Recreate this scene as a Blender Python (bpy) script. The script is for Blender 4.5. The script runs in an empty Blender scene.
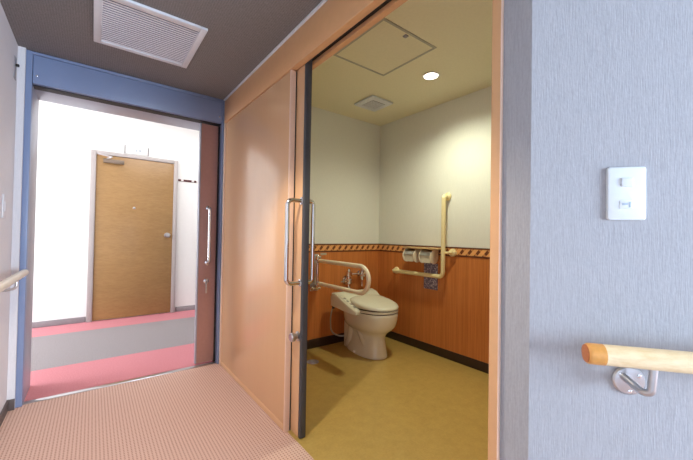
import bpy, bmesh, math, random
from mathutils import Vector, Matrix
random.seed(4)
scene = bpy.context.scene
COL = scene.collection
V = Vector
PI = math.pi

# ------------------------------------------------------------------ helpers
class MB:
    """collects shapes in world coordinates, then builds one mesh object"""
    def __init__(s): s.bm = bmesh.new()
    def _add(s, tmp, M=None):
        if M is not None: bmesh.ops.transform(tmp, matrix=M, verts=tmp.verts)
        bmesh.ops.recalc_face_normals(tmp, faces=tmp.faces)
        me = bpy.data.meshes.new('t'); tmp.to_mesh(me); tmp.free()
        s.bm.from_mesh(me); bpy.data.meshes.remove(me); return s
    def box(s, x0, x1, y0, y1, z0, z1, bev=0, M=None, seg=2):
        t = bmesh.new(); bmesh.ops.create_cube(t, size=1)
        for v in t.verts:
            v.co = V(((x0+x1)/2+v.co.x*(x1-x0), (y0+y1)/2+v.co.y*(y1-y0), (z0+z1)/2+v.co.z*(z1-z0)))
        if bev: bmesh.ops.bevel(t, geom=list(t.edges), offset=bev, segments=seg, profile=.5, affect='EDGES')
        return s._add(t, M)
    def prism(s, pts, z0, z1, bev=0):
        t = bmesh.new()
        a = [t.verts.new((x, y, z0)) for x, y in pts]; b = [t.verts.new((x, y, z1)) for x, y in pts]
        t.faces.new(a); t.faces.new(b); n = len(pts)
        for i in range(n): t.faces.new((a[i], a[(i+1) % n], b[(i+1) % n], b[i]))
        if bev: bmesh.ops.bevel(t, geom=list(t.edges), offset=bev, segments=2, profile=.5, affect='EDGES')
        return s._add(t)
    def loft(s, rings, M=None):
        t = bmesh.new(); R = [[t.verts.new(p) for p in r] for r in rings]; n = len(rings[0])
        for a, b in zip(R, R[1:]):
            for i in range(n): t.faces.new((a[i], a[(i+1) % n], b[(i+1) % n], b[i]))
        t.faces.new(R[0]); t.faces.new(R[-1])
        return s._add(t, M)
    def lathe(s, prof, loc=(0, 0, 0), axis=(0, 0, 1), n=28, ring=False):
        """prof: (radius, height) along the axis"""
        t = bmesh.new(); R = []
        for r, h in prof:
            R.append([t.verts.new((max(r, 1e-5)*math.cos(2*PI*i/n), max(r, 1e-5)*math.sin(2*PI*i/n), h)) for i in range(n)])
        for a, b in zip(R, R[1:]+([R[0]] if ring else [])):
            for i in range(n): t.faces.new((a[i], a[(i+1) % n], b[(i+1) % n], b[i]))
        if not ring: t.faces.new(R[0]); t.faces.new(R[-1])
        q = V((0, 0, 1)).rotation_difference(V(axis).normalized())
        return s._add(t, Matrix.Translation(V(loc)) @ q.to_matrix().to_4x4())
    def tube(s, pts, r, fil=0, n=14, seg=7, round_cap=False):
        P = [V(p) for p in pts]; path = [P[0]]
        for i in range(1, len(P)-1):
            a, b, c = P[i-1], P[i], P[i+1]
            if not fil: path.append(b); continue
            da, dc = (a-b), (c-b); f = min(fil, da.length*.499, dc.length*.499)
            p0, p2 = b+da.normalized()*f, b+dc.normalized()*f
            for k in range(seg+1):
                u = k/seg
                # blend of quadratic curve; close to an arc
                w = .75
                den = (1-u)**2+2*u*(1-u)*w+u*u
                path.append((p0*(1-u)**2+b*(2*u*(1-u)*w)+p2*u*u)/den)
        path.append(P[-1])
        q = [path[0]]
        for p in path[1:]:
            if (p-q[-1]).length > 1e-5: q.append(p)
        path = q
        T = []
        for i in range(len(path)):
            a = path[max(i-1, 0)]; b = path[min(i+1, len(path)-1)]; T.append((b-a).normalized())
        up = V((0, 0, 1)) if abs(T[0].z) < .9 else V((1, 0, 0))
        nx = T[0].cross(up).normalized(); rings = []
        for i, p in enumerate(path):
            if i: nx = (T[i-1].rotation_difference(T[i]) @ nx).normalized()
            ny = T[i].cross(nx)
            rings.append([p+nx*r*math.cos(2*PI*k/n)+ny*r*math.sin(2*PI*k/n) for k in range(n)])
        if round_cap:
            def cap(c, ring, t):
                return [[c+(q_-c)*math.cos(a)+t*r*math.sin(a) for q_ in ring] for a in (.4, .8, 1.15, 1.45)]
            rings = cap(path[0], rings[0], -T[0])[::-1]+rings+cap(path[-1], rings[-1], T[-1])
        return s.loft(rings)

def mesh_obj(name, mb, mat, parent=None, smooth=35):
    me = bpy.data.meshes.new(name)
    mb.bm.to_mesh(me); mb.bm.free()
    if parent is None:
        xs = [v.co for v in me.vertices]
        o0 = V(((min(c.x for c in xs)+max(c.x for c in xs))/2, (min(c.y for c in xs)+max(c.y for c in xs))/2, min(c.z for c in xs)))
        base = o0
    else:
        base = V((0, 0, 0)); q = parent
        while q: base = base+q.location; q = q.parent
        o0 = base
    me.transform(Matrix.Translation(-base))
    me.materials.append(mat)
    if smooth:
        for p in me.polygons: p.use_smooth = True
        me.set_sharp_from_angle(angle=math.radians(smooth))
    ob = bpy.data.objects.new(name, me); COL.objects.link(ob)
    if parent: ob.parent = parent
    else: ob.location = o0
    return ob

def struct(name, mb, mat, smooth=35):
    o = mesh_obj(name, mb, mat, None, smooth); o['kind'] = 'structure'; return o

def empty(name, loc, label=None, cat=None, group=None, structure=False):
    o = bpy.data.objects.new(name, None); COL.objects.link(o); o.location = loc; o.empty_display_size = .05
    if structure: o['kind'] = 'structure'
    if label: tag(o, label, cat, group)
    return o
def tag(o, label, cat, group=None):
    o['label'] = label; o['category'] = cat
    if group: o['group'] = group
    return o

def copy_tree(o, delta, parent=None):
    c = o.copy(); COL.objects.link(c)
    if parent: c.parent = parent
    else: c.location = o.location+V(delta)
    for ch in list(o.children): copy_tree(ch, delta, c)
    return c

# ------------------------------------------------------------------ materials
def lin(c):
    c = c/255.0
    return c/12.92 if c <= .04045 else ((c+.055)/1.055)**2.4
def rgb(r, g, b): return (lin(r), lin(g), lin(b), 1)

class NT:
    def __init__(s, name):
        s.m = bpy.data.materials.new(name); s.m.use_nodes = True
        s.t = s.m.node_tree; s.b = s.t.nodes['Principled BSDF']
    def n(s, k, **kw):
        x = s.t.nodes.new(k)
        for a, v in kw.items(): setattr(x, a, v)
        return x
    def link(s, a, b): s.t.links.new(a, b)
    def put(s, sock, v):
        if hasattr(v, 'is_output'): s.link(v, sock)
        else: sock.default_value = v
    def math(s, op, a, b=None, c=None):
        x = s.n('ShaderNodeMath', operation=op); s.put(x.inputs[0], a)
        if b is not None: s.put(x.inputs[1], b)
        if c is not None: s.put(x.inputs[2], c)
        return x.outputs[0]
    def mix(s, f, a, b):
        x = s.n('ShaderNodeMix', data_type='RGBA'); s.put(x.inputs[0], f); s.put(x.inputs[6], a); s.put(x.inputs[7], b)
        return x.outputs[2]
    def pos(s, scale=(1, 1, 1)):
        g = s.n('ShaderNodeNewGeometry'); mp = s.n('ShaderNodeVectorMath', operation='MULTIPLY')
        s.link(g.outputs['Position'], mp.inputs[0]); mp.inputs[1].default_value = scale
        return mp.outputs[0]
    def xyz(s):
        g = s.n('ShaderNodeNewGeometry'); q = s.n('ShaderNodeSeparateXYZ'); s.link(g.outputs['Position'], q.inputs[0])
        return q.outputs
    def noise(s, vec, scale, detail=3, rough=.5):
        x = s.n('ShaderNodeTexNoise'); s.link(vec, x.inputs['Vector']); x.inputs['Scale'].default_value = scale
        x.inputs['Detail'].default_value = detail; x.inputs['Roughness'].default_value = rough
        return x.outputs[0]
    def ramp(s, f, lo, hi):
        x = s.n('ShaderNodeMapRange'); s.put(x.inputs[0], f); x.inputs[1].default_value = lo; x.inputs[2].default_value = hi
        return x.outputs[0]
    def bump(s, h, strength, dist):
        x = s.n('ShaderNodeBump'); s.put(x.inputs['Height'], h); x.inputs['Strength'].default_value = strength
        x.inputs['Distance'].default_value = dist; s.link(x.outputs[0], s.b.inputs['Normal'])
    def col(s, c): s.put(s.b.inputs['Base Color'], c)
    def set(s, rough=.5, metal=0, spec=None, coat=0):
        s.b.inputs['Roughness'].default_value = rough; s.b.inputs['Metallic'].default_value = metal
        if spec is not None: s.b.inputs['Specular IOR Level'].default_value = spec
        if coat: s.b.inputs['Coat Weight'].default_value = coat; s.b.inputs['Coat Roughness'].default_value = .1
        return s

def plain(name, c, rough=.5, metal=0, var=.04, scale=30, spec=None, coat=0):
    t = NT(name).set(rough, metal, spec, coat)
    nz = t.ramp(t.noise(t.pos(), scale), .3, .7)
    d = tuple(x*(1-var*2) for x in c[:3])+(1,)
    t.col(t.mix(nz, d, c)); return t.m

def wallpaper(name, c, depth=.0012, var=.10, k=1.0):
    """woven vinyl wallpaper: fine vertical ribs broken by noise"""
    t = NT(name).set(.75, spec=.25)
    ribs = t.noise(t.pos((380*k, 380*k, 26*k)), 1, 2, .6)
    big = t.noise(t.pos((200*k, 200*k, 110*k)), 1, 2, .5)
    h = t.math('ADD', ribs, t.math('MULTIPLY', big, .5))
    hh = t.ramp(h, .5, 1.0)
    t.col(t.mix(hh, tuple(x*(1-var) for x in c[:3])+(1,), tuple(min(1, x*(1+var*.5)) for x in c[:3])+(1,)))
    t.bump(h, .6, depth); return t.m

def woodgrain(name, c1, c2, rough=.35, vec=(60, 60, 1.2), coat=0, spec=None):
    t = NT(name).set(rough, spec=spec, coat=coat)
    n1 = t.noise(t.pos(vec), 1, 5, .65); n2 = t.noise(t.pos(tuple(v*.15 for v in vec)), 1, 2)
    f = t.ramp(t.math('ADD', t.math('MULTIPLY', n1, .7), t.math('MULTIPLY', n2, .3)), .35, .65)
    t.col(t.mix(f, c1, c2)); return t.m

M = {}
M['wallpaper'] = wallpaper('grey_wallpaper', rgb(168, 168, 172), .0008, .12)
M['wallpaper_left'] = wallpaper('pale_wallpaper', rgb(226, 224, 226), .0008, .06)
M['hall_wall'] = plain('hall_white_wall', rgb(240, 240, 238), .7, var=.01)
M['toilet_wall'] = wallpaper('toilet_cream_wallpaper', rgb(232, 231, 218), .0006, .05)
M['toilet_ceiling'] = plain('toilet_ceiling_paint', rgb(236, 229, 196), .85, var=.02, scale=60)
M['blue'] = plain('blue_painted_steel', rgb(134, 150, 184), .38, var=.02, scale=8)
M['silver'] = plain('brushed_silver_trim', rgb(172, 176, 190), .4, .3, var=.03)
M['steel'] = plain('satin_stainless', rgb(200, 200, 202), .28, 1.0, var=.03)
M['chrome'] = plain('chrome', rgb(222, 222, 222), .1, 1.0, var=.01)
M['black'] = plain('black_track_and_gap', rgb(30, 28, 28), .6, var=.1)
M['rubber'] = plain('dark_grey_edge_rubber', rgb(72, 74, 80), .5, var=.03)
M['brown'] = plain('brown_laminate', rgb(184, 140, 130), .3, var=.03, scale=50)
M['darkbase'] = plain('dark_brown_skirting', rgb(58, 40, 30), .4, var=.1)
M['greybase'] = plain('grey_skirting', rgb(150, 146, 148), .5, var=.04)
M['leftbase'] = plain('taupe_skirting', rgb(96, 84, 80), .5, var=.05)
M['white_plastic'] = plain('white_plastic', rgb(240, 240, 238), .35, var=.01)
M['switch_white'] = plain('white_switch_plastic', rgb(218, 223, 226), .3, var=.01)
M['switch_grey'] = plain('grey_window_plastic', rgb(170, 185, 200), .3, var=.02)
M['vent_frame'] = plain('ivory_vent_plastic', rgb(222, 226, 232), .45, var=.02)
M['vent_slat'] = plain('white_vent_slat', rgb(238, 240, 248), .4, var=.02)
M['dark_inside'] = plain('dark_duct', rgb(96, 106, 134), .8, var=.05)
M['cream'] = plain('cream_vinyl_rail', rgb(240, 226, 196), .35, var=.02)
M['yellow_cream'] = plain('yellow_cream_vinyl_rail', rgb(240, 222, 166), .35, var=.02)
M['ceramic'] = plain('ivory_ceramic', rgb(228, 224, 202), .14, var=.01, coat=.4)
M['seat_plastic'] = plain('ivory_seat_plastic', rgb(226, 222, 198), .25, var=.01)
M['gap'] = plain('gap_shade_and_fitting', rgb(60, 56, 46), .7, var=.02)  # paints the shade in the seat gaps; the hose fitting shares it
M['paper'] = plain('toilet_paper', rgb(222, 214, 190), .9, var=.05, scale=90)
M['shelf_wood'] = woodgrain('beige_shelf', rgb(196, 160, 105), rgb(214, 178, 122), .4, (10, 60, 60))
M['wainscot'] = woodgrain('orange_wood_panel', rgb(186, 108, 50), rgb(214, 134, 70), .38, (120, 120, 2.2))
M['door_wood'] = woodgrain('ochre_wood_door', rgb(148, 114, 70), rgb(164, 128, 82), .33, (16, 16, 60))
M['peach'] = woodgrain('peach_laminate', rgb(227, 180, 136), rgb(229, 183, 139), .25, (40, 40, .8), spec=.6, coat=.35)
M['peach_frame'] = plain('peach_painted_frame', rgb(220, 170, 122), .4, var=.02)
M['peach_edge'] = plain('pale_peach_edge', rgb(240, 208, 184), .35, var=.02)
M['rail_wood'] = woodgrain('pale_maple_rail', rgb(222, 196, 150), rgb(240, 222, 186), .35, (30, 30, 120))
M['rail_end'] = plain('orange_wood_cap', rgb(222, 160, 84), .35, var=.08, scale=80)
M['left_rail'] = plain('pale_vinyl_rail', rgb(214, 206, 194), .35, var=.02)

def ceiling_mat():
    t = NT('dark_grey_ribbed_ceiling').set(.85, spec=.2)
    o = t.xyz()
    r = t.math('SINE', t.math('MULTIPLY', o[0], 2*PI/.011))
    nz = t.noise(t.pos((300, 60, 1)), 1, 2, .6)
    f = t.math('ADD', t.math('MULTIPLY', r, .14), t.ramp(nz, .2, .8))
    t.col(t.mix(t.ramp(f, 0, 1), rgb(114, 111, 110), rgb(146, 143, 142))); t.bump(f, .4, .001)
    return t.m
M['ceiling'] = ceiling_mat()

def carpet_mat():
    t = NT('pink_dotted_carpet').set(.95, spec=.1)
    o = t.xyz()
    p = .0150
    a = t.math('SINE', t.math('MULTIPLY', o[0], 2*PI/p))
    b = t.math('SINE', t.math('MULTIPLY', o[1], 2*PI/p))
    f = t.ramp(t.math('ADD', a, b), .55, 1.5)
    nz = t.ramp(t.noise(t.pos((1, 1, 1)), 220, 2), .3, .7)
    base = t.mix(nz, rgb(208, 176, 162), rgb(226, 194, 180))
    t.col(t.mix(f, base, rgb(166, 118, 110))); t.bump(nz, .3, .002)
    return t.m
M['carpet'] = carpet_mat()

def hall_carpet():
    t = NT('striped_hall_carpet').set(.9, spec=.15)
    o = t.xyz()
    nz = t.ramp(t.noise(t.pos((1, 1, 1)), 120, 3), .3, .7)
    red = t.mix(nz, rgb(192, 122, 130), rgb(206, 138, 145))
    gry = t.mix(nz, rgb(136, 129, 131), rgb(160, 153, 155))
    m1 = t.math('GREATER_THAN', o[1], 3.34); m2 = t.math('LESS_THAN', o[1], 4.385)
    t.col(t.mix(t.math('MULTIPLY', m1, m2), red, gry)); return t.m
M['hall_carpet'] = hall_carpet()

def vinyl_mat():
    t = NT('ochre_vinyl_floor').set(.3, spec=.4)
    n1 = t.ramp(t.noise(t.pos((1, 1, 1)), 16, 4, .7), .3, .7)
    n2 = t.ramp(t.noise(t.pos((1, 1, 1)), 90, 2, .7), .3, .7)
    f = t.math('ADD', t.math('MULTIPLY', n1, .6), t.math('MULTIPLY', n2, .4))
    t.col(t.mix(f, rgb(168, 140, 74), rgb(190, 160, 90))); return t.m
M['vinyl'] = vinyl_mat()

def border_mat():
    """braided border: tan diagonal bars with dark gaps between two dark lines"""
    t = NT('braided_border').set(.5)
    o = t.xyz()
    z0, hgt = .876, .078
    v = t.math('DIVIDE', t.math('SUBTRACT', o[2], z0), hgt)
    u = t.math('DIVIDE', t.math('SUBTRACT', o[0], o[1]), .072)
    w = t.math('SINE', t.math('MULTIPLY', v, PI))
    s1 = t.math('FRACT', t.math('SUBTRACT', u, t.math('MULTIPLY', v, .95)))
    bar = t.math('LESS_THAN', t.math('ABSOLUTE', t.math('SUBTRACT', s1, .5)), .28)
    s2 = t.math('FRACT', t.math('ADD', u, t.math('MULTIPLY', v, .95)))
    bar2 = t.math('LESS_THAN', t.math('ABSOLUTE', t.math('SUBTRACT', s2, .5)), .16)
    inner = t.math('LESS_THAN', t.math('ABSOLUTE', t.math('SUBTRACT', v, .5)), .33)
    c = t.mix(t.math('MULTIPLY', bar2, inner), rgb(116, 60, 30), rgb(206, 138, 78))
    c = t.mix(t.math('MULTIPLY', bar, inner), c, rgb(236, 172, 102))
    band = t.math('LESS_THAN', t.math('ABSOLUTE', t.math('SUBTRACT', v, .5)), .42)
    t.col(t.mix(band, rgb(84, 42, 22), c)); return t.m
M['border'] = border_mat()

def speckle_mat():
    t = NT('purple_speckled_paper').set(.6)
    x = t.n('ShaderNodeTexVoronoi'); t.link(t.pos(), x.inputs['Vector']); x.inputs['Scale'].default_value = 75
    f = t.math('LESS_THAN', x.outputs['Distance'], .42)
    nz = t.ramp(t.noise(t.pos(), 60, 2), .4, .6)
    t.col(t.mix(f, rgb(116, 106, 128), t.mix(nz, rgb(214, 206, 210), rgb(160, 148, 170)))); return t.m
M['speckle'] = speckle_mat()

def emit(name, c, s):
    m = bpy.data.materials.new(name); m.use_nodes = True
    b = m.node_tree.nodes['Principled BSDF']; b.inputs['Base Color'].default_value = c
    b.inputs['Emission Color'].default_value = c; b.inputs['Emission Strength'].default_value = s
    return m
M['lamp'] = emit('lit_lamp_diffuser', (1, .97, .86, 1), 9)
M['lamp2'] = emit('lit_corridor_lamp', (1, .9, .75, 1), 6)

# ------------------------------------------------------------------ dimensions
H = 1.04
RX = .82            # corridor right wall face
EY = 2.71           # end frame face
FX = 2.425          # toilet far wall face
BY = 2.60           # toilet back wall face
HC, TC = 2.109, 2.215
HEAD = 1.918
AZ = math.radians(38)
AD = V((math.sin(AZ), -math.cos(AZ), 0)); AN = V((-math.cos(AZ), -math.sin(AZ), 0)); AC = V((RX, .357, 0))
def onA(s, off, z): p = AC+AD*s+AN*off; return V((p.x, p.y, z))
A1 = onA(1.55, 0, 0)

# ------------------------------------------------------------------ shell
struct('floor', MB().prism([(-.47, 2.76), (-.47, -3.5), (3.5, -3.5), (3.5, A1.y), (A1.x, A1.y), (.835, .35), (.835, 2.76)], -.08, 0), M['carpet'], 0)
struct('floor', MB().prism([(.835, .36), (2.5, .36), (2.5, 2.68), (.835, 2.68)], -.08, .001), M['vinyl'], 0)
struct('floor', MB().box(-3, 3.6, 2.76, 4.95, -.08, 0), M['hall_carpet'], 0)
c = struct('ceiling', MB().prism([(-.47, EY+.04), (-.47, -3.5), (3.5, -3.5), (3.5, A1.y), (A1.x, A1.y), (.85, .30), (.85, EY+.04)], HC, HC+.1), M['ceiling'], 0)
struct('ceiling', MB().box(.9, 2.5, .30, 2.68, TC, TC+.08), M['toilet_ceiling'], 0)
struct('ceiling', MB().box(-3, 3.6, 3.02, 4.95, 2.52, 2.6), M['hall_wall'], 0)

struct('wall_left', MB().box(-.47, -.371, -3.5, 2.69, 0, HC), M['wallpaper_left'], 0)
struct('wall_left', MB().box(-.47, -.338, 2.69, 2.76, 0, HC), M['wallpaper_left'], 0)
struct('baseboard_left', MB().box(-.371, -.363, -3.4, 2.682, 0, .062, .002), M['leftbase'])
struct('baseboard_end', MB().box(-.371, -.338, 2.682, 2.69, 0, .062, .001), M['leftbase'])
# thick wall between corridor and hall, around the doorway
struct('wall_end', MB().box(-3, -.322, 2.76, 3.02, 0, 2.6).box(-.322, .84, 2.76, 3.02, 2.0, 2.6).box(.84, 3.6, 2.76, 3.02, 0, 2.6), M['hall_wall'], 0)
struct('wall_hall_far', MB().box(-3, 3.6, 4.80, 4.95, 0, 2.52), M['hall_wall'], 0)
struct('wall_hall_right', MB().box(3.5, 3.6, 3.02, 4.80, 0, 2.52), M['hall_wall'], 0)
struct('wall_hall_left', MB().box(-3, -2.9, 3.02, 4.80, 0, .35).box(-3, -2.9, 3.02, 4.80, 2.3, 2.52).box(-3, -2.9, 3.02, 3.15, .35, 2.3).box(-3, -2.9, 4.65, 4.80, .35, 2.3), M['hall_wall'], 0)
w = struct('window_1', MB().box(-2.97, -2.92, 3.15, 3.20, .35, 2.3).box(-2.97, -2.92, 4.60, 4.65, .35, 2.3).box(-2.97, -2.92, 3.20, 4.60, .35, .40).box(-2.97, -2.92, 3.20, 4.60, 2.25, 2.3).box(-2.97, -2.93, 3.88, 3.92, .4, 2.25), M['silver'])
struct('baseboard_hall', MB().box(-2.9, -.045, 4.788, 4.80, 0, .062, .002).box(.875, 3.5, 4.788, 4.80, 0, .062, .002), M['greybase'])

# partition (right side of corridor)
struct('wall_right', MB().prism([(RX, .357), (RX, .426), (.93, .426), (.93, .30), (.87, .30)], 0, HC), M['wallpaper'], 0)
n0 = onA(0, 0, 0); n1 = onA(1.55, 0, 0); n2 = onA(1.55, -.1, 0); n3 = onA(.03, -.1, 0)
struct('wall_angled', MB().prism([(n0.x, n0.y), (n1.x, n1.y), (n2.x, n2.y), (n3.x, n3.y)], 0, HC), M['wallpaper'], 0)
struct('baseboard_angled', MB().prism([tuple(onA(s, o, 0)[:2]) for s, o in ((0, 0), (1.55, 0), (1.55, .008), (.0, .008))], 0, .062), M['leftbase'])
struct('wall_lobby_right', MB().box(A1.x, 3.6, A1.y, A1.y+.1, 0, HC), M['wallpaper'], 0)
struct('wall_lobby_side', MB().box(3.4, 3.5, -3.4, A1.y, 0, HC), M['wallpaper_left'], 0)
WX0, WX1, WZ0, WZ1 = 1.0, 3.1, .35, 1.95
struct('wall_back', MB().box(-.371, WX0, -3.5, -3.4, 0, HC).box(WX1, 3.4, -3.5, -3.4, 0, HC).box(WX0, WX1, -3.5, -3.4, 0, WZ0).box(WX0, WX1, -3.5, -3.4, WZ1, HC), M['wallpaper_left'], 0)
struct('window_2', MB().box(WX0, WX0+.05, -3.47, -3.42, WZ0, WZ1).box(WX1-.05, WX1, -3.47, -3.42, WZ0, WZ1).box(WX0+.05, WX1-.05, -3.47, -3.42, WZ0, WZ0+.05).box(WX0+.05, WX1-.05, -3.47, -3.42, WZ1-.05, WZ1).box(2.03, 2.07, -3.46, -3.43, WZ0+.05, WZ1-.05), M['silver'])

# toilet room walls
def clad(name, x0, x1, y0, y1, face, lim):
    """wall slab with wainscot, braided border; face = (axis, value, sign)"""
    o = struct(name, MB().box(x0, x1, y0, y1, 0, TC), M['toilet_wall'], 0)
    ax, val, sg = face
    def strip(z0, z1, t, b=0):
        a, e = sorted((val, val+sg*t))
        return MB().box(a, e, lim[0], lim[1], z0, z1, b) if ax == 'x' else MB().box(lim[0], lim[1], a, e, z0, z1, b)
    mesh_obj('wainscot', strip(0, .877, .006), M['wainscot'], o, 0)
    mesh_obj('border', strip(.876, .954, .010), M['border'], o, 0)
    return strip
s = clad('wall_toilet_back', .93, 2.5, BY, 2.68, ('y', BY, -1), (.94, FX))
struct('baseboard_toilet_back', s(0, .083, .013, .002), M['darkbase'])
s = clad('wall_toilet_right', FX, 2.5, .36, BY, ('x', FX, -1), (.44, BY-.006))
struct('baseboard_toilet_right', s(0, .075, .013, .002), M['darkbase'])
s = clad('wall_toilet_near', .93, 2.5, .33, .43, ('y', .43, 1), (.94, FX-.01))
s = clad('wall_toilet_left', .915, .93, 1.60, BY, ('x', .93, 1), (1.61, BY-.01))
struct('wall_over_door', MB().box(.905, .93, .426, 1.60, 1.97, TC), M['toilet_wall'], 0)

# ------------------------------------------------------------------ sliding door assembly on the right
FP0, FP1 = 1.572, 2.672       # fixed panel in Y
struct('wall_panel', MB().box(RX, RX+.022, FP0+.012, FP1, .035, 1.912, .001), M['peach'])
o = struct('trim_1', MB().box(RX-.004, RX+.026, FP0, FP0+.012, 0, 1.914, .002), M['peach_edge'])
struct('pocket_shade', MB().box(RX+.027, .8525, FP0+.002, FP0+.30, .004, 1.912), M['black'])  # black strip painting the shade inside the door pocket
struct('trim_2', MB().box(RX-.002, RX+.022, FP0+.012, FP1, 0, .034, .002), M['peach'])
struct('trim_3', MB().box(RX-.006, RX+.030, .428, 2.695, HEAD, HC-.014, .002), M['peach_frame'])          # lintel fascia
struct('trim_4', MB().box(RX-.014, RX+.03, .428, 2.70, HC-.013, HC, .002), M['vent_frame'])                 # light cornice strip
struct('trim_5', MB().box(RX+.031, .902, .428, 2.695, 1.955, 1.99), M['black'])                              # door track
struct('trim_6', MB().box(.903, .932, .428, 2.60, HEAD+.018, 1.985, .002), M['peach_frame'])                      # inner fascia
struct('trim_7', MB().box(RX-.010, .935, .428, .452, 0, HEAD, .002), M['peach_frame'])                        # jamb
struct('trim_8', MB().box(RX-.006, RX+.02, FP1+.001, 2.695, 0, HEAD-.002, .002), M['peach_edge'])
struct('jamb_lit_edge', MB().box(RX-.011, RX+.004, .4255, .4279, 0, HEAD, .0005), M['peach_edge'])  # side of the jamb, daylight on it painted as a paler strip

LY = 1.474
door = empty('door_1', (.872, LY+.5, 0), structure=True)
mesh_obj('door_leaf', MB().box(.854, .887, LY+.022, LY+1.0, .003, 1.953, .001), M['peach'], door)
mesh_obj('edge_seal', MB().box(.853, .888, LY, LY+.022, .002, 1.953, .005), M['rubber'], door)
def dhandle(name, m1, m2, out, r, parent, mat, fil=.028):
    m1, m2, out = V(m1), V(m2), V(out)
    h = mesh_obj(name, MB().tube([m1, m1+out, m2+out, m2], r, fil), mat, parent)
    d = -out.normalized()
    for p in (m1, m2):
        mesh_obj('handle_flange', MB().lathe([(r*1.7, 0), (r*1.7, .004), (r*1.1, .006)], p, out), mat, h)
    return h
dhandle('door_handle', (.854, 1.503, 1.213), (.854, 1.503, .789), (-.080, 0, 0), .0115, door, M['chrome'])
dhandle('door_handle', (.887, 1.503, 1.213), (.887, 1.503, .789), (.038, 0, 0), .0115, door, M['chrome'], .024)
lk = mesh_obj('lock_knob', MB().lathe([(.025, 0), (.025, .006), (.015, .010), (.015, .022), (.023, .026), (.023, .040), (.018, .045)], (.854, 1.512, .513), (-1, 0, 0)), M['steel'], door)

# ------------------------------------------------------------------ blue end frame, brown sliding door
bf = struct('trim_10', MB().box(-.338, -.309, EY-.005, EY+.06, 0, HC-.003, .002)
    .box(.803, .816, EY-.005, EY+.06, 0, HC-.003, .002)
    .box(-.309, .803, EY-.005, EY+.06, 2.090, HC-.003, .002)
    .box(-.307, .801, EY+.001, EY+.06, HEAD, 2.088, .002), M['blue'])
for x in (-.288, .781):
    mesh_obj('screw', MB().lathe([(.006, 0), (.006, .002), (.003, .004)], (x, EY+.001, 1.965), (0, -1, 0), 12), M['chrome'], bf)
struct('trim_11', MB().box(-.309, .803, EY+.03, EY+.10, HEAD-.005, HEAD-.001), M['black'])
struct('trim_12', MB().box(-.322, -.309, EY+.06, 3.03, 0, HEAD+.04, .002).box(-.309, .803, EY+.10, 3.03, HEAD-.004, HEAD+.04, .002).box(.806, .84, 2.83, 3.03, 0, HEAD+.04, .002), M['silver'])
struct('trim_13', MB().box(-.309, .803, 2.728, 2.765, -.002, .005, .002), M['steel'])      # threshold
d2 = empty('door_2', (.73, 2.79, 0), structure=True)
mesh_obj('door_leaf', MB().box(.664, .792, 2.775, 2.81, .012, HEAD-.012, .001), M['brown'], d2)
mesh_obj('edge_strip', MB().box(.655, .664, 2.773, 2.812, .012, HEAD-.012, .001), M['silver'], d2)
dhandle('door_handle', (.729, 2.775, 1.235), (.729, 2.775, .800), (0, -.045, 0), .011, d2, M['chrome'])
kk = mesh_obj('lock', MB().lathe([(.020, 0), (.020, .004), (.012, .008)], (.722, 2.775, .655), (0, -1, 0)), M['chrome'], d2)
mesh_obj('key', MB().box(.716, .728, 2.757, 2.760, .560, .655, .001).box(.712, .732, 2.757, 2.760, .635, .670, .001), M['steel'], kk)
struct('leaf_gap_shade', MB().box(.793, .803, 2.765, 2.80, 0, HEAD-.012), M['black'])  # black box in place of the shade in the gap beside the leaf

# ------------------------------------------------------------------ hall door
d3 = empty('door_3', (.40, 4.79, 0), structure=True)
mesh_obj('door_leaf', MB().box(.012, .815, 4.775, 4.799, .008, 1.925, .001), M['door_wood'], d3)
mesh_obj('door_frame', MB().box(-.040, .010, 4.762, 4.800, 0, 1.968, .003).box(.817, .862, 4.762, 4.800, 0, 1.968, .003).box(.010, .817, 4.762, 4.800, 1.927, 1.968, .003), plain('warm_grey_frame', rgb(178, 170, 168), .45, var=.02), d3)
kn = mesh_obj('door_knob', MB().lathe([(.032, 0), (.032, .006), (.012, .012), (.012, .034), (.026, .042), (.031, .056), (.026, .070), (.008, .076)], (.752, 4.775, 1.0), (0, -1, 0)), M['steel'], d3)
mesh_obj('peephole', MB().lathe([(.014, 0), (.014, .004), (.008, .006)], (.39, 4.775, 1.325), (0, -1, 0)), M['chrome'], d3)
cl = mesh_obj('door_closer', MB().box(.075, .275, 4.735, 4.775, 1.835, 1.880, .004), plain('bronze_closer', rgb(128, 112, 98), .4, .3), d3)
mesh_obj('closer_arm', MB().tube([(.11, 4.750, 1.885), (.16, 4.69, 1.895), (.03, 4.75, 1.925)], .007, .005, 8), M['steel'], cl)

sg = empty('door_sign', (.405, 4.80, 1.985), 'small white name plate with faint grey lettering above the hall door', 'sign')
mesh_obj('plate', MB().box(.29, .52, 4.790, 4.80, 1.985, 2.080, .002), M['white_plastic'], sg)
mesh_obj('end_cap', MB().box(.278, .288, 4.788, 4.80, 1.983, 2.082, .001), M['greybase'], sg)
mesh_obj('end_cap', MB().box(.522, .532, 4.788, 4.80, 1.983, 2.082, .001), M['greybase'], sg)
lt = MB()
lx = .350
for gl in ([(0, 0, .006, .03), (0, .024, .022, .03)], [(0, 0, .026, .005), (0, .012, .026, .017), (.010, 0, .016, .030), (0, .025, .026, .030)], [(0, 0, .005, .03), (.021, 0, .026, .03), (0, 0, .026, .005), (0, .012, .026, .017), (0, .025, .026, .03), (.011, 0, .015, .03)]):
    for a, b, c_, d_ in gl: lt.box(lx+a, lx+c_, 4.7885, 4.7905, 2.017+b, 2.017+d_)
    lx += .038
mesh_obj('lettering', lt, M['switch_grey'], sg)

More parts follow.
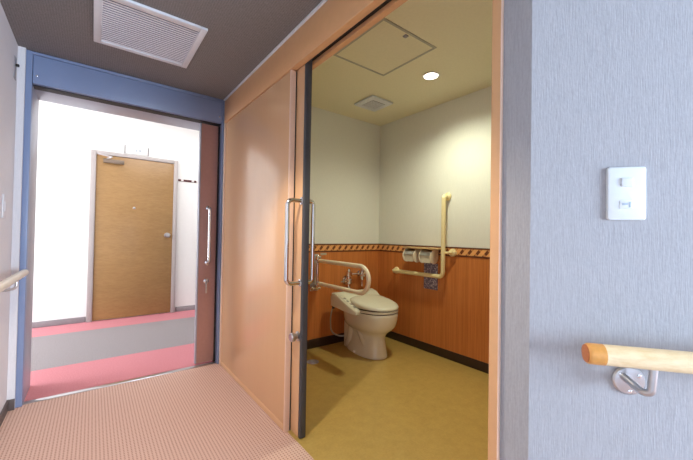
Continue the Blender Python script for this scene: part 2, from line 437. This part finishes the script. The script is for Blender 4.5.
# ------------------------------------------------------------------ hook strip on hall wall
hs = empty('wall_strip', (.96, 4.8, 1.71), 'narrow dark strip with white and red patches on the hall wall right of the wooden door', 'wall strip')
M['maroon'] = plain('maroon_strip', rgb(84, 34, 36), .5)
mesh_obj('backing', MB().box(.872, 1.095, 4.790, 4.80, 1.712, 1.738, .001), M['maroon'], hs)
mesh_obj('white_patch', MB().box(.905, .935, 4.787, 4.792, 1.714, 1.736, .001), M['white_plastic'], hs)
mesh_obj('white_patch', MB().box(1.035, 1.065, 4.787, 4.792, 1.714, 1.736, .001), M['white_plastic'], hs)
M['red'] = plain('red_patch', rgb(190, 60, 60), .5)
mesh_obj('red_patch', MB().box(.885, .900, 4.787, 4.792, 1.733, 1.734, .001), M['red'], hs)

# ------------------------------------------------------------------ corridor ceiling vent
cv = empty('ceiling_vent', (.22, 2.06, HC), 'large square white slatted vent set in the dark corridor ceiling', 'vent')
x0, x1, y0, y1 = -.022, .455, 1.815, 2.322
fw_ = .034
zf0, zf1 = HC-.014, HC
mesh_obj('frame', MB().box(x0, x0+fw_, y0, y1, zf0, zf1, .003).box(x1-fw_, x1, y0, y1, zf0, zf1, .003)
    .box(x0+fw_, x1-fw_, y0, y0+fw_, zf0, zf1, .003).box(x0+fw_, x1-fw_, y1-fw_, y1, zf0, zf1, .003), M['vent_frame'], cv)
mesh_obj('backing', MB().box(x0+fw_, x1-fw_, y0+fw_, y1-fw_, HC-.002, HC-.0005), M['dark_inside'], cv)
ns = 21
for i in range(ns):
    yy = y0+fw_+(i+.5)*(y1-y0-2*fw_)/ns
    R = Matrix.Translation((0, yy, HC-.007)) @ Matrix.Rotation(math.radians(3), 4, 'X')
    mesh_obj('slat', MB().box(x0+fw_, x1-fw_, -.0060, .0060, -.0010, .0010, 0, R), M['vent_slat'], cv)

# ------------------------------------------------------------------ left wall items
RXL = -.300
hr = empty('handrail', (RXL, 1.3, .78), 'pale round handrail running along the left corridor wall to the blue frame', 'handrail')
mesh_obj('rail', MB().tube([(RXL, -2.0, .800), (RXL, 2.565, .800)], .0185, 0, 20, round_cap=True), M['left_rail'], hr)
for yy in (2.33, 1.25, .2, -1.0):
    b = mesh_obj('bracket', MB().tube([(RXL, yy, .787), (RXL, yy, .742), (-.363, yy, .735)], .0065, .018, 10), M['steel'], hr)
    mesh_obj('flange', MB().lathe([(.028, 0), (.028, .005), (.018, .008)], (-.371, yy, .735), (1, 0, 0)), M['steel'], b)
hp = empty('wall_catch', (-.371, 2.61, 1.89), 'small pale plate with a dark catch high on the left wall by the blue frame', 'catch')
mesh_obj('plate', MB().box(-.371, -.367, 2.585, 2.635, 1.885, 2.010, .001), M['greybase'], hp)
mesh_obj('catch', MB().box(-.367, -.352, 2.603, 2.617, 1.958, 1.972, .002), M['black'], hp)
ls = empty('light_switch', (-.371, 2.45, 1.1), 'faint pale switch plate on the left corridor wall above the handrail', 'switch')
mesh_obj('plate', MB().box(-.371, -.365, 2.40, 2.47, 1.10, 1.22, .002), M['wallpaper_left'], ls)
mesh_obj('button', MB().box(-.365, -.362, 2.425, 2.445, 1.135, 1.185, .001), M['wallpaper_left'], ls)

# ------------------------------------------------------------------ angled wall: switch and handrail
def abox(s0, s1, o0, o1, z0, z1, bev=0):
    R = Matrix.Translation(AC) @ Matrix(((AD.x, AN.x, 0, 0), (AD.y, AN.y, 0, 0), (0, 0, 1, 0), (0, 0, 0, 1)))
    return MB().box(s0, s1, o0, o1, z0, z1, bev, R, 3)
sw = empty('light_switch', onA(.19, 0, 1.083), 'white two button switch plate on the blue grey wall above the wooden handrail', 'switch')
pr = []
for o_, k_ in ((0, 0), (.0045, 0), (.0065, .0012), (.0072, .003)):
    ring = []
    for cx_, cz_, a0 in ((.226, 1.201, 0), (.153, 1.201, 90), (.153, 1.083, 180), (.226, 1.083, 270)):
        rr = .006; ccx = cx_-rr if cx_ > .2 else cx_+rr; ccz = cz_-rr if cz_ > 1.15 else cz_+rr
        for q in range(0, 91, 15):
            a_ = math.radians(a0+q); ring.append(onA(ccx+(rr-k_)*math.cos(a_), o_, ccz+(rr-k_)*math.sin(a_)))
    pr.append(ring)
mesh_obj('plate', MB().loft(pr), M['switch_white'], sw)
mesh_obj('rocker', abox(.1785, .2005, .006, .0105, 1.157, 1.176, .0015), M['switch_white'], sw)
lw = mesh_obj('rocker', abox(.1755, .2005, .006, .0085, 1.108, 1.126, .001), M['switch_white'], sw)
mesh_obj('pilot_window', abox(.1925, .1965, .0083, .0092, 1.111, 1.123, .0004), M['switch_grey'], lw)
mesh_obj('pilot_window', abox(.180, .191, .0083, .0090, 1.116, 1.121, .0003), M['switch_grey'], lw)

OF = .062; RZ = .8005
hr2 = empty('handrail', onA(.6, OF, .70), 'pale wooden handrail with an orange end cap on the blue grey wall at right', 'handrail')
mesh_obj('rail', MB().tube([onA(.121, OF, RZ), onA(1.45, OF, RZ)], .0210, 0, 28), M['rail_wood'], hr2)
cp = MB()
rings = []
for s_, r_ in ((.122, .0214), (.098, .0214), (.095, .0210), (.0925, .0198), (.0912, .0180)):
    c0 = onA(s_, OF, RZ); rings.append([c0+AN*r_*math.cos(2*PI*k/28)+V((0, 0, 1))*r_*math.sin(2*PI*k/28) for k in range(28)])
cp.loft(rings); ec = mesh_obj('end_cap', cp, M['rail_end'], hr2)
mesh_obj('end_grain', MB().lathe([(.0182, 0), (.0178, .0016), (.012, .0028), (.001, .0032)], onA(.0914, OF, RZ), -AD), plain('brown_end_grain', rgb(186, 112, 62), .45, var=.1, scale=200), ec)
for s_ in (.196, 1.0):
    b = mesh_obj('bracket', MB().tube([onA(s_-.012, .005, .742), onA(s_+.000, OF-.010, .728), onA(s_+.010, OF, .732), onA(s_+.014, OF, .782)], .0075, .012, 14), M['steel'], hr2)
    mesh_obj('flange', MB().lathe([(.031, 0), (.031, .004), (.028, .007), (.010, .009)], onA(s_, 0, .732), AN), M['steel'], b)
    for dx, dz in ((-.017, .013), (.017, .013), (.0, -.022)):
        mesh_obj('screw', MB().lathe([(.0042, 0), (.0042, .0015), (.0015, .0025)], onA(s_+dx, .0068, .732+dz), AN, 10), M['chrome'], b)

# ------------------------------------------------------------------ toilet
CX = 1.965
def egg(a, yf, yb, cy, z, n=44, pf=2.1, pb=3.0, dz=0, cx=CX):
    pts = []
    for i in range(n):
        t = 2*PI*i/n; c_, s_ = math.cos(t), math.sin(t)
        p = pb if s_ > 0 else pf
        x = a*math.copysign(abs(c_)**(2/p), c_); L = (yb-cy) if s_ > 0 else (cy-yf)
        y = cy+L*math.copysign(abs(s_)**(2/p), s_)
        pts.append(V((cx+x, y, z+dz*(y-1.93))))
    return pts
tl = empty('toilet', (CX, 2.25, 0), 'ivory ceramic toilet with closed lid and washing seat standing by the wood panelled wall', 'toilet')
bw = MB()
bw.loft([egg(a, f, b, cy, z, pb=q) for z, a, f, b, cy, q in (
    (0.001, .118, 2.022, 2.50, 2.20, 2.1), (.012, .121, 2.017, 2.505, 2.20, 2.1), (.03, .117, 2.022, 2.50, 2.20, 2.1), (.09, .108, 2.033, 2.49, 2.20, 2.2),
    (.14, .101, 2.041, 2.48, 2.20, 2.3), (.18, .101, 2.038, 2.47, 2.19, 2.4), (.205, .112, 2.024, 2.46, 2.18, 2.5), (.225, .132, 1.998, 2.46, 2.175, 2.7), (.245, .153, 1.970, 2.46, 2.17, 3),
    (.27, .170, 1.949, 2.46, 2.17, 3), (.30, .180, 1.938, 2.46, 2.17, 3), (.34, .186, 1.931, 2.46, 2.17, 3), (.37, .188, 1.929, 2.46, 2.17, 3), (.382, .188, 1.929, 2.46, 2.17, 3), (.388, .183, 1.935, 2.455, 2.17, 3))])
mesh_obj('bowl', bw, M['ceramic'], tl, 60)
mesh_obj('rear_foot', MB().box(CX-.088, CX+.088, 2.30, 2.478, .001, .375, .022, None, 4), M['ceramic'], tl, 60)
for sx in (-1, 1):
    tr = mesh_obj('trapway', MB().tube([(CX+sx*.072, 2.17, .10), (CX+sx*.082, 2.25, .24), (CX+sx*.080, 2.35, .24), (CX+sx*.076, 2.38, .10), (CX+sx*.066, 2.42, .05)], .036, .07, 16, round_cap=True), M['ceramic'], tl, 60)
    mesh_obj('bolt_cap', MB().lathe([(.014, 0), (.014, .008), (.010, .014), (.003, .017)], (CX+sx*.118, 2.27, .012), (0, 0, 1), 16), M['white_plastic'], tl)
mesh_obj('gap_shade', MB().loft([egg(.180, 1.94, 2.36, 2.17, .386), egg(.180, 1.94, 2.36, 2.17, .396)]), M['gap'], tl)  # dark slab standing for the shade between bowl and seat
st = MB().loft([egg(.184, 1.934, 2.37, 2.17, .395), egg(.190, 1.927, 2.37, 2.17, .399), egg(.190, 1.927, 2.37, 2.17, .411), egg(.185, 1.933, 2.37, 2.17, .415)])
mesh_obj('seat', st, M['seat_plastic'], tl, 50)
mesh_obj('gap_shade', MB().loft([egg(.180, 1.94, 2.34, 2.17, .413), egg(.180, 1.94, 2.34, 2.17, .424, dz=.02)]), M['gap'], tl)  # dark slab standing for the shade between seat and lid
k = .075
ld = MB().loft([egg(a, f, b, 2.17, z, dz=d_) for z, a, f, b, d_ in (
    (.421, .184, 1.934, 2.34, .03), (.424, .191, 1.926, 2.345, .04), (.434, .191, 1.926, 2.345, .07), (.440, .186, 1.932, 2.34, .10),
    (.445, .170, 1.955, 2.32, .125), (.449, .135, 1.995, 2.29, .14), (.452, .08, 2.06, 2.25, .145), (.453, .02, 2.13, 2.20, .145))])
mesh_obj('lid', ld, M['seat_plastic'], tl, 60)
# washing seat body: cross-section in YZ lofted along X with rounded ends
def body_ring(x, s_):
    prof = [(2.300, .392), (2.300, .432), (2.330, .468), (2.385, .505), (2.44, .520), (2.480, .512), (2.495, .480), (2.495, .392)]
    cy, cz = 2.40, .445
    return [V((x, cy+(y-cy)*s_, cz+(z-cz)*s_)) for y, z in prof]
bd = MB().loft([body_ring(x, s_) for x, s_ in ((1.733, .88), (1.738, .94), (1.748, .98), (2.192, 1), (2.204, .95), (2.210, .86))])
mesh_obj('washing_unit', bd, M['seat_plastic'], tl, 30)
# control arm beside the seat
def arm_ring(y, x0, x1, z0, z1):
    return [V((x0, y, z0)), V((x1, y, z0)), V((x1, y, z1)), V((x0+.020, y, z1)), V((x0+.004, y, z1-.014)), V((x0, y, z1-.030))]
ar = MB().loft([arm_ring(2.118, 1.742, 1.772, .382, .404), arm_ring(2.124, 1.736, 1.780, .378, .412), arm_ring(2.14, 1.731, 1.786, .377, .418), arm_ring(2.28, 1.728, 1.792, .384, .470), arm_ring(2.36, 1.727, 1.792, .392, .500), arm_ring(2.44, 1.727, 1.792, .396, .514), arm_ring(2.478, 1.732, 1.79, .40, .505)])
ca = mesh_obj('control_arm', ar, M['seat_plastic'], tl, 30)
M['button_grey'] = plain('grey_button', rgb(150, 146, 130), .4)
for i in range(4):
    yy = 2.18+i*.045; zz = .418+(yy-2.14)*.371
    Rm = Matrix.Translation((1.764, yy, zz)) @ Matrix.Rotation(math.atan(.371), 4, 'X')
    mesh_obj('button', MB().box(-.010, .010, -.012, .012, -.002, .002, .001, Rm), M['button_grey'], ca)
M['hose'] = plain('grey_supply_hose', rgb(170, 168, 160), .35)
hz = MB().tube([(1.765, 2.485, .40), (1.755, 2.52, .28), (1.775, 2.53, .13), (1.86, 2.50, .09), (1.90, 2.47, .10)], .007, .07, 10)
mesh_obj('supply_hose', hz, M['hose'], tl)
mesh_obj('hose_fitting', MB().lathe([(.012, 0), (.012, .03), (.009, .034)], (1.765, 2.485, .365), (0, 0, 1), 14), M['gap'], tl)

# ------------------------------------------------------------------ flush valve
fv = empty('flush_valve', (2.06, BY-.006, .52), 'chrome flush valve with lever and pipes on the wall behind the toilet', 'valve')
vx, vy = 1.985, 2.545
mesh_obj('valve_body', MB().lathe([(.018, 0), (.018, .05), (.031, .055), (.034, .09), (.025, .10), (.025, .125), (.032, .13), (.032, .165), (.019, .172), (.013, .195), (.004, .20)], (vx, vy, .515)), M['chrome'], fv)
mesh_obj('lever', MB().tube([(vx, vy, .592), (vx-.05, vy-.02, .597), (vx-.115, vy-.03, .597)], .0065, .01, 10, round_cap=True), M['chrome'], fv)
mesh_obj('pipe', MB().tube([(vx, vy, .655), (2.155, vy, .655)], .011, 0, 14), M['chrome'], fv)
sv = mesh_obj('stop_valve', MB().lathe([(.020, 0), (.025, .01), (.025, .05), (.031, .055), (.031, .085), (.015, .09), (.015, .105), (.005, .11)], (2.155, vy, .595)), M['chrome'], fv)
mesh_obj('wall_flange', MB().lathe([(.034, 0), (.032, .008), (.014, .012), (.014, .055)], (2.155, BY-.006, .655), (0, -1, 0)), M['chrome'], fv)
mesh_obj('wall_flange', MB().lathe([(.044, 0), (.042, .008), (.018, .014), (.018, .050)], (vx, BY-.006, .597), (0, -1, 0)), M['chrome'], fv)
mesh_obj('knob', MB().lathe([(.012, 0), (.012, .03), (.027, .034), (.029, .05), (.022, .06), (.004, .064)], (2.155, vy, .655), (0, -1, 0)), M['chrome'], fv)
mesh_obj('flush_pipe', MB().tube([(vx, vy, .53), (vx, vy, .42), (vx, 2.515, .375)], .013, .03, 12), M['chrome'], fv)
mesh_obj('pipe', MB().tube([(2.155, vy, .60), (2.155, vy, .53)], .009, 0, 12), M['chrome'], fv)

# ------------------------------------------------------------------ folding armrest
fa = empty('folding_grab_rail', (1.62, BY-.006, .5), 'cream looped folding armrest rail on a chrome hinge left of the toilet', 'grab rail')
px_ = 1.63
mesh_obj('wall_plate', MB().box(1.575, 1.665, BY-.014, BY-.006, .525, .86, .003), M['steel'], fa)
hg = mesh_obj('hinge_post', MB().tube([(px_, 2.555, .545), (px_, 2.555, .845)], .010, 0, 14, round_cap=True), M['chrome'], fa)
for zz in (.565, .825):
    mesh_obj('hinge_block', MB().box(px_-.024, px_+.024, 2.53, BY-.012, zz-.020, zz+.020, .005), M['chrome'], fa)
mesh_obj('latch', MB().lathe([(.013, 0), (.018, .01), (.018, .04), (.010, .05)], (1.605, 2.545, .555), (-1, 0, 0)), M['chrome'], fa)
lp = MB().tube([(px_, 2.535, .803), (px_, 1.85, .803), (px_, 1.85, .598), (px_, 2.535, .598)], .0175, .102, 18, 12)
mesh_obj('rail_loop', lp, M['cream'], fa)
for zz in (.803, .598):
    mesh_obj('collar', MB().lathe([(.019, 0), (.019, .03), (.016, .034)], (px_, 2.545, zz), (0, -1, 0)), M['chrome'], fa)

st_ = mesh_obj('wall_label', MB().box(1.684, 1.752, BY-.008, BY-.006, .848, .868, .0005), plain('pale_label', rgb(196, 186, 160), .5), None)
tag(st_, 'tiny pale label stuck on the wood panel above the looped folding armrest', 'label')

# ------------------------------------------------------------------ L shaped grab rail
XR = 2.362
gr = empty('grab_rail', (FX, 1.9, .68), 'cream L shaped grab rail fixed to the panelled wall right of the toilet', 'grab rail')
mesh_obj('rail', MB().tube([(FX-.008, 1.733, 1.385), (XR, 1.733, 1.385), (XR, 1.733, .697), (XR, 2.322, .697), (FX-.008, 2.322, .697)], .0185, .045, 18, 8), M['yellow_cream'], gr)
for y_, z_ in ((1.733, 1.385), (2.322, .697)):
    mesh_obj('flange', MB().lathe([(.034, 0), (.034, .010), (.026, .020), (.018, .024)], (FX-.004, y_, z_), (-1, 0, 0)), M['yellow_cream'], gr)
mesh_obj('flange', MB().lathe([(.030, 0), (.034, .012), (.032, .026), (.018, .034)], (FX-.004, 1.668, .906), (-1, 0, 0)), M['yellow_cream'], gr)
mesh_obj('brace', MB().tube([(FX-.030, 1.668, .906), (XR+.010, 1.680, .906), (XR, 1.733, .906)], .0095, .02, 12), M['yellow_cream'], gr)

# ------------------------------------------------------------------ paper holder
ph = empty('toilet_roll_holder', (FX, 1.95, .83), 'double toilet roll holder under a thin beige shelf behind the L shaped rail', 'roll holder')
mesh_obj('shelf', MB().box(FX-.115, FX-.004, 1.754, 2.145, .927, .940, .003), M['shelf_wood'], ph)
mesh_obj('back_plate', MB().box(FX-.014, FX-.006, 1.84, 2.11, .82, .926, .002), M['steel'], ph)
for yc in (2.068, 1.880):
    for sy in (-1, 1):
        mesh_obj('side_arm', MB().lathe([(.050, 0), (.058, .002), (.058, .006), (.050, .008)], (FX-.074, yc+sy*.062-.004, .858), (0, 1, 0)).box(FX-.10, FX-.014, yc+sy*.062-.003, yc+sy*.062+.003, .86, .924, .002), M['cream'], ph)
    # curved cover over the roll
    rings = []
    for yy in (yc-.057, yc+.057):
        out = [V((FX-.065-.060*math.cos(a), yy, .860+.060*math.sin(a))) for a in [math.radians(q) for q in range(12, 130, 10)]]
        inn = [V((FX-.065-.057*math.cos(a), yy, .860+.057*math.sin(a))) for a in [math.radians(q) for q in range(122, 8, -10)]]
        rings.append(out+inn)
    mesh_obj('cover', MB().loft(rings), M['steel'], ph)
    rl = empty('toilet_roll', (FX-.065, yc, .80))
    tag(rl, 'left toilet roll under the beige shelf, the one nearer the toilet' if yc > 2 else 'right toilet roll under the beige shelf, the one beside the rail upright', 'toilet roll', 'toilet rolls in the double holder')
    mesh_obj('paper', MB().lathe([(.020, 0), (.049, 0), (.050, .002), (.050, .104), (.049, .106), (.020, .106)], (FX-.065, yc-.053, .860), (0, 1, 0), ring=True), M['paper'], rl)
    mesh_obj('paper_tail', MB().box(FX-.1165, FX-.1155, yc-.055, yc+.055, .808, .868), M['paper'], rl)
sp = mesh_obj('patterned_sheet', MB().box(FX-.010, FX-.006, 1.826, 1.978, .566, .800, .001), M['speckle'], None)
tag(sp, 'purple speckled rectangular sheet on the panelled wall below the roll holder', 'sheet')

# ------------------------------------------------------------------ toilet ceiling items
dl = empty('ceiling_light', (1.934, 1.543, TC), 'lit round recessed downlight in the toilet room ceiling', 'ceiling light')
mesh_obj('ring', MB().lathe([(.050, .0), (.062, -.001), (.063, -.004), (.050, -.006)], (1.934, 1.543, TC), n=36, ring=True), M['white_plastic'], dl)
mesh_obj('diffuser', MB().lathe([(.049, -.002), (.049, -.004), (.001, -.007)], (1.934, 1.543, TC)), M['lamp'], dl)
ve = empty('exhaust_vent', (1.94, 2.175, TC), 'small square white exhaust vent in the toilet room ceiling near the corner', 'vent')
mesh_obj('cover', MB().box(1.818, 2.062, 2.052, 2.295, TC-.022, TC-.006, .004), M['vent_frame'], ve)
mesh_obj('neck', MB().box(1.835, 2.045, 2.070, 2.278, TC-.006, TC), M['dark_inside'], ve)
mesh_obj('grille', MB().box(1.868, 2.012, 2.102, 2.245, TC-.024, TC-.021, .001), M['greybase'], ve)
gl = MB()
for i in range(9): gl.box(1.868, 2.012, 2.108+i*.0155, 2.114+i*.0155, TC-.027, TC-.023)
mesh_obj('grille_bars', gl, M['vent_frame'], ve)
ha = empty('ceiling_hatch', (1.44, 1.52, TC), 'square access hatch outlined by a grey frame in the toilet room ceiling', 'hatch')
hx0, hx1, hy0, hy1 = 1.215, 1.668, 1.290, 1.765
M['hatch_frame'] = plain('grey_hatch_frame', rgb(182, 178, 158), .4, .2)
hf = .015
mesh_obj('frame', MB().box(hx0, hx0+hf, hy0, hy1, TC-.005, TC).box(hx1-hf, hx1, hy0, hy1, TC-.005, TC).box(hx0+hf, hx1-hf, hy0, hy0+hf, TC-.005, TC).box(hx0+hf, hx1-hf, hy1-hf, hy1, TC-.005, TC), M['hatch_frame'], ha)
mesh_obj('panel', MB().box(hx0+hf, hx1-hf, hy0+hf, hy1-hf, TC-.003, TC), M['toilet_ceiling'], ha)
mesh_obj('latch', MB().box(1.415, 1.440, 1.314, 1.340, TC-.009, TC-.002, .002), M['greybase'], ha)

fd = empty('floor_drain', (1.445, 2.31, .001), 'round chrome floor fitting beside the sliding door edge in the toilet room', 'floor fitting')
mesh_obj('rim', MB().lathe([(.048, 0), (.048, .004), (.038, .007), (.036, .004), (.001, .004)], (1.445, 2.31, .001)), M['silver'], fd)
mesh_obj('cap', MB().lathe([(.030, .004), (.030, .010), (.012, .014), (.001, .014)], (1.445, 2.31, .001)), M['silver'], fd)

# corridor downlight (its beam edge falls across the toilet floor)
mesh_obj('lamp_diffuser', MB().lathe([(.055, 0), (.055, -.004), (.001, -.007)], (.15, 1.085, HC)), M['lamp2'], c)
for q in scene.objects: pass

# ------------------------------------------------------------------ lights
def area(name, loc, rot, sx, sy, power, col, spread=None):
    l = bpy.data.lights.new(name, 'AREA'); l.shape = 'RECTANGLE'; l.size = sx; l.size_y = sy; l.energy = power; l.color = col
    if spread: l.spread = spread
    o = bpy.data.objects.new(name, l); COL.objects.link(o); o.location = loc; o.rotation_euler = rot; return o
def point(name, loc, power, col, r=.04):
    l = bpy.data.lights.new(name, 'POINT'); l.energy = power; l.color = col; l.shadow_soft_size = r
    o = bpy.data.objects.new(name, l); COL.objects.link(o); o.location = loc; return o
area('window_daylight', ((WX0+WX1)/2, -3.52, (WZ0+WZ1)/2), (math.radians(90), 0, 0), WX1-WX0, WZ1-WZ0, 365, (.63, .80, 1))
area('hall_daylight', (-3.02, 3.9, 1.32), (0, math.radians(-90), 0), 1.9, 1.45, 128, (.95, .97, 1))
area('hall_fill', (.8, 3.9, 2.50), (0, 0, 0), 1.2, .5, 16, (1, .98, .95))  # added fill from the hall ceiling, an unseen light without a fixture
def spot(name, loc, power, col, deg, blend, r=.04):
    l = bpy.data.lights.new(name, 'SPOT'); l.energy = power; l.color = col; l.shadow_soft_size = r
    l.spot_size = math.radians(deg); l.spot_blend = blend
    o = bpy.data.objects.new(name, l); COL.objects.link(o); o.location = loc; return o
spot('toilet_downlight', (1.934, 1.543, TC-.03), 54, (.97, 1, .80), 150, 1.0, .045)
spot('corridor_downlight', (.15, 1.085, HC-.03), 70, (1, .88, .70), 104, .35, .03)

w = bpy.data.worlds.new('world'); scene.world = w; w.use_nodes = True
bg = w.node_tree.nodes['Background']; bg.inputs[0].default_value = (.75, .85, 1, 1); bg.inputs[1].default_value = 1.0

# ------------------------------------------------------------------ camera
f, yaw, pit, rol = 331.03, .653182, .0150712, .0167750
cs, sn = math.cos(yaw), math.sin(yaw)
fwd = V((sn*math.cos(pit), cs*math.cos(pit), math.sin(pit))); r0 = V((cs, -sn, 0)); u0 = r0.cross(fwd)
r_ = r0*math.cos(rol)+u0*math.sin(rol); u_ = -r0*math.sin(rol)+u0*math.cos(rol)
cam = bpy.data.cameras.new('camera'); co = bpy.data.objects.new('camera', cam); COL.objects.link(co)
cam.sensor_width = 36; cam.sensor_fit = 'HORIZONTAL'; cam.lens = f/693*36; cam.clip_start = .01
co.matrix_world = Matrix(((r_.x, u_.x, -fwd.x, 0), (r_.y, u_.y, -fwd.y, 0), (r_.z, u_.z, -fwd.z, H), (0, 0, 0, 1)))
scene.camera = co
scene.view_settings.view_transform = 'Standard'; scene.view_settings.look = 'None'
scene.view_settings.exposure = 0.0; scene.view_settings.gamma = 1; scene.view_settings.use_curve_mapping = False
